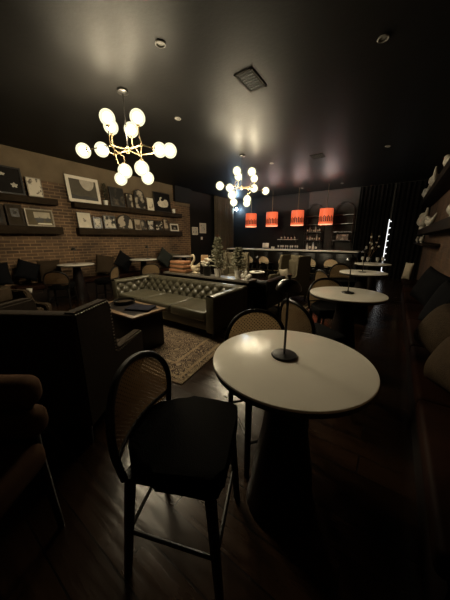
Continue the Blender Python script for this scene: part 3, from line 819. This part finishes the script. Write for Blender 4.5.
def blob(cx, cz, ry, rz_, n=16, a0=0, a1=2 * PI, wob=0, k=5):
    return [(cx + ry * (1 + wob * math.sin(k * a)) * math.cos(a), cz + rz_ * (1 + wob * math.sin(k * a)) * math.sin(a)) for a in [a0 + (a1 - a0) * i / n for i in range(n + (0 if abs(a1 - a0 - 2 * PI) < 1e-6 else 1))]]
# upper left
picture('painting', 'large black floral painting on the upper shelf at far left', 1.15, 2.21, U1, .58, M['blackframe'],
        shapes((.016, .014, .013), [('petals', (.42, .38, .31), [blob(-.1, .70, .10, .14, wob=.25), blob(.22, .62, .10, .13, wob=.25), blob(.36, .45, .11, .12, wob=.25), blob(.72, -.35, .11, .18, wob=.3)])]), .03)
picture('framed_picture', 'white sketch in thin frame right of the black floral painting', 2.27, 2.57, U1, .43, M['silver'], plain('sketch', (.12, .1, .08), (.52, .46, .37)), .018)
picture('framed_picture', 'dark narrow picture at far left of the lower shelf', 1.35, 1.76, D1, .44, M['brownframe'], plain('dark', (.012, .009, .007), (.10, .08, .055)), .05)
picture('carved_picture', 'dark carved square frame beside the silver landscape', 1.80, 2.10, D1, .46, M['brownframe'],
        shapes((.035, .026, .017), [('inner_square', (.022, .017, .013), [[(-.62, -.2), (.62, -.2), (.62, .72), (-.62, .72)]]), ('centre', (.07, .052, .034), [[(-.36, 0), (.36, 0), (.36, .52), (-.36, .52)]])]), .03)
picture('landscape_picture', 'silver framed landscape on the lower shelf at far left', 2.13, 2.70, D1, .40, M['silver'],
        shapes((.10, .08, .05), [('sky', (.34, .29, .20), [[(-.45, -.05), (.85, -.05), (.85, .75), (-.45, .75)]]), ('trees', (.03, .024, .016), [blob(-.05, -.3, .34, .40, wob=.15), blob(.62, -.25, .25, .3, wob=.2)]), ('pond', (.6, .55, .42), [[(-.3, -.9), (.9, -.9), (.85, -.72), (-.2, -.72)]])]), .028)
# upper right
picture('landscape_picture', 'large white framed black and white landscape on the long upper shelf', 3.13, 3.98, U1 - .0, .66, M['mat_board'],
        shapes((.09, .078, .06), [('bright_sky', (.40, .35, .28), [blob(.32, 1.0, .55, 1.02, 14, PI, 2 * PI)]), ('foreground', (.025, .022, .018), [[(-1, -1), (1, -1), (1, -.72), (.2, -.6), (-.4, -.72), (-1, -.5)]])]), .075, 0, x=-7.14)
t = thing('potted_plant', 'dark bushy topiary in white pot beside large white frame', 'plant', (-7.17, 4.13, U1))
MB().lathe([(0, 0), (.055, 0), (.075, .13), (.068, .13), (.05, .02), (0, .02)], seg=18).build('pot', M['ceramic'], t)
b = MB(); q = random.Random(5)
for i in range(420):
    a = q.uniform(0, 2 * PI); z = q.uniform(0, 1); rr = .105 * (1 - .55 * z) * q.uniform(.5, 1.05)
    p = Vector((rr * math.cos(a) * .85, rr * math.sin(a), .13 + z * .46)); n = Vector((math.cos(a), math.sin(a), q.uniform(-.3, 1))).normalized() * .035; s = n.cross(Vector((0, 0, 1))).normalized() * .012
    b.bm.faces.new([b.bm.verts.new(v) for v in (p - s, p + s, p + n + s * .3, p + n - s * .3)])
b.tube([(0, 0, .02), (0, 0, .45)], .012, 6)
b.build('foliage', M['topiary'], t, smooth=0, recalc=False)
picture('framed_picture', 'dark framed print right of the topiary on upper shelf', 4.27, 4.74, U1, .55, M['blackframe'], plain('dark', (.012, .010, .008), (.14, .11, .075)), .03)
picture('portrait', 'small light portrait left of the arched one on upper shelf', 4.80, 5.06, U1, .44, M['brownframe'], plain('portrait', (.02, .015, .011), (.32, .27, .2)), .03)
def arched(name, label, y0, y1, z0, h, kind, full=False):
    W = y1 - y0; t = thing(name, label, 'picture', (-7.13, (y0 + y1) / 2, z0 + .002)); t.rotation_euler = (0, R(-7), 0)
    def outl(k, base):
        hw = W / 2 * k
        zc = h - W / 2 if not full else h * .45
        rzv = (h - zc) - W / 2 * (1 - k)
        return [(-hw, base), (hw, base)] + [(hw * math.cos(a), zc + rzv * math.sin(a)) for a in [PI * i / 16 for i in range(17)]]
    MB().prism(outl(1, 0), 'x', -.012, .01).build('frame', M['blackframe'] if not full else M['brownframe'], t)
    m = print_mat('arched_print', kind, (.015, .012, .01), (.34, .29, .22), h * 31)
    MB().prism(outl(.84, .03), 'x', .01, .013).build('print', m, t)
    return t
arched('arched_portrait', 'arched dark portrait on upper shelf left of black swan print', 5.10, 5.52, U1, .62, 'portrait')
picture('framed_picture', 'narrow cream framed note beside the black swan print', 5.60, 5.86, U1, .40, M['mat_board'], plain('sketch', (.25, .2, .14), (.6, .53, .4)), .02)
swan_poly = [(-.62, -.42), (-.7, -.1), (-.52, .1), (-.40, .02), (-.42, .22), (-.36, .42), (-.22, .55), (-.10, .50), (-.08, .40), (-.20, .38), (-.24, .26), (-.16, .10), (.05, .16), (.28, .34), (.52, .30), (.66, .08), (.64, -.2), (.5, -.44), (.1, -.54), (-.3, -.54)]
picture('swan_print', 'black print of a white swan on the long upper shelf', 5.92, 6.66, U1, .66, M['blackframe'], shapes((.012, .011, .011), [('swan', (.68, .6, .48), [[(y * 1.05 + .05, z * 1.05) for y, z in swan_poly]])]), .018)
tag(MB().lathe([(0, 0), (.055, 0), (.06, .15), (.05, .15), (.048, .13), (0, .13)], seg=18).build('candle_cup', M['ceramic']), 'small white candle cup at the right end of upper shelf', 'candle', None, (-7.17, 6.82, U1))
# lower right
picture('framed_picture', 'white mounted sketch at left end of the long lower shelf', 3.27, 3.63, D1, .41, M['blackframe'],
        shapes((.58, .52, .42), [('drawing', (.22, .18, .14), [blob(.02, -.05, .24, .2, wob=.35), blob(-.12, .2, .1, .1, wob=.3)])]), .008)
picture('framed_picture', 'small white print in black frame second on the lower shelf', 3.68, 3.93, D1, .31, M['blackframe'], plain('sketch', (.05, .045, .04), (.5, .45, .37)), .045)
picture('photo_collage', 'black and white photo collage left of the round picture', 3.99, 4.37, D1, .38, M['blackframe'], plain('photo', (.012, .011, .01), (.46, .41, .33)), .03)
arched('round_picture', 'wide rounded top picture on the middle of lower shelf', 4.40, 4.98, D1, .46, 'photo', True)
picture('card', 'pale brown card right of the rounded top picture', 5.03, 5.26, D1, .33, M['silver'], plain('portrait', (.08, .055, .035), (.3, .24, .17)), .02)
arched('oval_picture', 'small black arched frame on lower shelf under arched portrait', 5.27, 5.50, D1, .34, 'dark')
picture('framed_photo', 'black and white photo right of the small arched frame', 5.53, 5.83, D1, .35, M['blackframe'], plain('photo', (.012, .011, .01), (.4, .36, .3)), .03)
picture('flower_picture', 'picture of white flowers below the black swan print', 5.87, 6.22, D1, .34, M['brownframe'], plain('flower', (.015, .012, .01), (.55, .49, .4)), .025)
picture('portrait', 'slim portrait right of the white flower picture', 6.26, 6.50, D1, .42, M['brownframe'], plain('portrait', (.05, .035, .025), (.36, .29, .21)), .02)
picture('tent_card', 'white bordered dark photo at right end of lower shelf', 6.58, 7.0, D1, .27, M['mat_board'],
        shapes((.03, .025, .02), [('animal', (.2, .17, .13), [blob(.05, -.3, .4, .4, wob=.25)])]), .045)
# two small frames and a switch on the dark wall beyond the bricks
picture('framed_picture', 'left and lower of two white frames on dark wall', 8.02, 8.38, 1.70, .33, M['mat_board'], plain('sketch', (.03, .03, .03), (.5, .46, .4)), .05, lean=0, x=-7.345)
picture('framed_picture', 'right and higher of two white frames on dark wall', 8.52, 8.96, 1.78, .44, M['mat_board'], plain('sketch', (.03, .03, .03), (.5, .46, .4)), .06, lean=0, x=-7.345)
t = thing('light_switch', 'white wall switch below the higher of two white frames', 'switch', (-7.355, 8.66, 1.56))
MB().box((0, 0, 0), (.012, .12, .12), bev=.004).build('plate', M['white'], t); MB().box((.009, 0, 0), (.01, .03, .05)).build('toggle', M['white'], t)

# ------------------------------------------------------------------ right wall shelves and ornaments
RG = 'shelves on the right wall'
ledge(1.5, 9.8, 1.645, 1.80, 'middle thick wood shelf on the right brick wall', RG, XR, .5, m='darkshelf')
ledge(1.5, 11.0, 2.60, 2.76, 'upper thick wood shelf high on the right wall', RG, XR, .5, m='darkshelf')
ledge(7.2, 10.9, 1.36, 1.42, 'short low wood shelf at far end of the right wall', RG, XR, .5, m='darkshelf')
def bird(loc, rz, s, label):
    t = thing('bird_ornament', label, 'ornament', loc, rz, 'pale bird ornaments on the right shelves')
    MB().ball((0, 0, .11 * s), (.085 * s, .07 * s, .08 * s), rot=Matrix.Rotation(R(-20), 3, 'Y')).tube([(-.05 * s, 0, .1 * s), (-.13 * s, 0, .15 * s), (-.23 * s, 0, .26 * s)], [.055 * s, .03 * s, .008 * s], 10).lathe([(.035 * s, 0), (.03 * s, .05 * s)], seg=12).build('body', M['ornament'], t)
    MB().ball((.08 * s, 0, .18 * s), .047 * s).tube([(.11 * s, 0, .18 * s), (.16 * s, 0, .165 * s)], [.018 * s, .003], 8).build('head', M['ornament'], t)
    return t
for x, y, z, s, rz, lb in ((.58, 6.3, 2.76, 1.2, 100, 'pale bird ornament nearest the camera on upper right shelf'), (.56, 8.3, 2.76, 1.6, 84, 'pale bird ornament with raised tail, middle of upper right shelf'),
                           (.56, 10.4, 2.76, 1.5, 95, 'pale bird ornament at far end of upper right shelf'), (.58, 4.6, 1.80, 1.1, 80, 'pale bird ornament nearest the camera on middle right shelf'),
                           (.56, 9.3, 1.80, 2.1, 92, 'large bird ornament at far end of middle right shelf'), (.56, 7.5, 1.80, 1.1, 110, 'small bird ornament second from far end of middle right shelf'),
                           (.56, 8.6, 1.42, .75, 95, 'pale bird ornament nearer the camera on short low right shelf'), (.56, 10.2, 1.42, .75, 85, 'pale bird ornament farther along the short low right shelf')):
    bird((x, y, z), rz, s, lb)

# ------------------------------------------------------------------ the bar
t = thing('bar_counter', 'long dark bar with pale stone top under orange pendants', 'bar', (-3.85, 10.0, 0))
MB().box((0, 0, 1.075), (5.6, .66, .05), bev=.006).build('countertop', M['stone'], t)
MB().box((0, .05, .525), (5.5, .5, 1.05)).build('front', M['blackwall'], t)
for i in range(8): MB().box((-2.38 + i * .68, -.205, .55), (.6, .012, .86), bev=.004).build('panel', M['blackwood'], t)
MB().tube([(-2.7, -.30, .2), (2.7, -.30, .2)], .02).build('foot_rail', M['brass'], t)
for i, x in enumerate((-5.6, -4.57, -3.45, -2.34)):
    t = thing('pendant_lamp', f'{ORD(i, 4)} of the four lit orange drum pendants above bar', 'lamp', (x, 10.1, 2.09), 0, 'orange drum pendant lamps')
    sh = MB().lathe([(.255, 0), (.243, .55), (.237, .55), (.249, 0)], seg=48, cap=False); 
    sh.build('shade', M['shade'], t)
    MB().lathe([(.257, -.03), (.257, .0), (.247, .0), (.247, -.03), (.257, -.03)], seg=40, cap=False).build('rim', M['shade_rim'], t)
    MB().tube([(0, 0, .55), (0, 0, H - 2.09)], .007).build('cord', M['brass'], t)
    b = MB()
    for a in (0, 60, 120): b.tube([(.239 * math.cos(R(a)), .239 * math.sin(R(a)), .535), (-.239 * math.cos(R(a)), -.239 * math.sin(R(a)), .535)], .004, 6)
    b.build('spider', M['brass'], t)
    MB().lathe([(.04, H - 2.09), (.04, H - 2.085), (0, H - 2.085)], seg=16).build('ceiling_cap', M['blackmetal'], t)
    MB().ball((0, 0, .50), .05).build('bulb', M['bulb'], t)
# things on the counter
t = thing('till', 'small pale till screen on the left part of bar counter', 'till', (-4.78, 10.02, 1.1))
MB().box((0, 0, .15), (.30, .03, .2), bev=.006, rot=Matrix.Rotation(R(-12), 3, 'X')).build('screen', M['ceramic'], t)
MB().lathe([(.08, 0), (.08, .015), (.02, .03), (.02, .12)], seg=16).build('stand', M['blkplastic'], t)
tag(MB().lathe([(0, 0), (.06, 0), (.075, .06), (.07, .1), (.06, .1), (.05, .03), (0, .02)], seg=18).build('bowl', M['ceramic']), 'small white bowl right of the till on bar counter', 'bowl', None, (-4.42, 10.0, 1.1))
for i in range(9):
    make_glass((-4.18 + i * .105, 10.02 + .05 * (i % 2), 1.1), f'{ORD(i, 9)} of nine glasses lined up on the bar counter', 'glasses lined up on the bar')
def bottle(loc, label, group, h=.3, r=.038, m='bottle'):
    t = thing('bottle', label, 'bottle', loc, 0, group)
    MB().lathe([(0, 0), (r, 0), (r, h * .58), (r * .8, h * .68), (r * .34, h * .78), (r * .32, h * .95), (r * .4, h * .96), (r * .4, h), (0, h)], seg=16).build('glass', M[m], t)
    MB().lathe([(r + .001, h * .15), (r + .001, h * .45)], seg=16, cap=False).build('paper_label', M['mat_board'], t)
    return t
bg = 'bottles at right on the bar counter'
for i, (x, h, m) in enumerate(((-2.95, .27, 'clear'), (-2.84, .33, 'bottle'), (-2.72, .3, 'clear'), (-2.6, .28, 'bottle'))):
    bottle((x, 10.05, 1.1), f'{ORD(i, 4)} of four bottles on the bar below the fourth pendant', bg, h, .04, m)
# arched shelves
def etagere(cx, label, wd=.72):
    t = thing('arched_shelf', label, 'shelf', (cx, 11.1, 0), 0, 'arched black metal shelves behind the bar')
    zs = 2.55
    for y in (-.14, .14):
        pts = [(-wd / 2, y, 0), (-wd / 2, y, zs)] + [(wd / 2 * math.cos(a), y, zs + .40 * math.sin(a)) for a in [PI - PI * i / 20 for i in range(1, 20)]] + [(wd / 2, y, zs), (wd / 2, y, 0)]
        MB().tube(pts, .014, 8).build('arch_frame', M['blackmetal'], t)
    for z in (.5, 1.0, 1.46, 1.80, 2.13, 2.47): MB().box((0, 0, z), (wd, .3, .025)).build('shelf_board', M['blackmetal'], t)
    return t
etagere(-3.02, 'left arched black metal shelf with bottles behind the bar')
etagere(-1.86, 'right arched black metal shelf with pale sign behind the bar')
for row, z, xs in (('upper', 1.8125, [-3.28 + .085 * i for i in range(7)]), ('lower', 1.4725, [-3.26 + .1 * i for i in range(6)])):
    for i, x in enumerate(xs):
        bottle((x, 11.06 + .03 * (i % 2), z), f'{ORD(i, len(xs))} bottle on the {row} filled board of the left arched shelf', f'bottles on the {row} board of the left arched shelf', rnd.uniform(.2, .29), rnd.uniform(.028, .036), 'clear' if i % 3 == 1 else 'bottle')
picture('shelf_sign', 'pale patterned sign panel on the right arched shelf', -.24, .24, 0, .25, M['brownframe'], plain('photo', (.16, .14, .12), (.5, .46, .4)), .02, lean=0, cat='sign')
o = [x for x in C.objects if x.get('label') == 'pale patterned sign panel on the right arched shelf'][0]
o.location = (-1.84, 11.0, 1.475); o.rotation_euler = (0, 0, R(-90))
t = thing('floating_shelf', 'short floating shelf on bar wall above the row of glasses', 'shelf', (-4.22, 11.2, 1.50))
MB().box((0, 0, .0), (.95, .2, .03), bev=.004).build('board', M['stone'], t)
for sx in (-1, 1): MB().box((sx * .38, .05, -.07), (.03, .1, .11)).build('bracket', M['blackmetal'], t)
for i in range(5):
    bottle((-4.52 + i * .16, 11.18, 1.515), f'{ORD(i, 5)} of five bottles on the short floating shelf', 'bottles on the short floating shelf', rnd.uniform(.2, .3), .033, 'bottle')

# vase and white blossoms made up for the light glimmers beside the strip
t = thing('glimmer_vase', 'made-up vase of blossoms standing for light glimmers left of the light strip', 'flowers', (-.78, 10.75, 0))
MB().lathe([(0, 0), (.1, 0), (.15, .3), (.11, .62), (.075, .75), (.085, .8), (.07, .8), (.06, .74), (0, .7)], seg=22).build('vase', M['blackmetal'], t)
q = random.Random(12); br = MB(); bl = MB()
for i in range(7):
    tip = Vector((q.uniform(-.2, .32), q.uniform(-.15, .1), q.uniform(1.2, 1.85))); mid = Vector((tip.x * .4, tip.y * .4, 1.0))
    br.tube([(0, 0, .72), mid, tip], [.008, .006, .003], 6)
    for k in range(2):
        p = mid.lerp(tip, q.uniform(.5, 1)); bl.ball(p, (.035, .035, .028), seg=8, rings=6)
br.build('branch', M['brownwood'], t); bl.build('blossom', M['petal'], t)
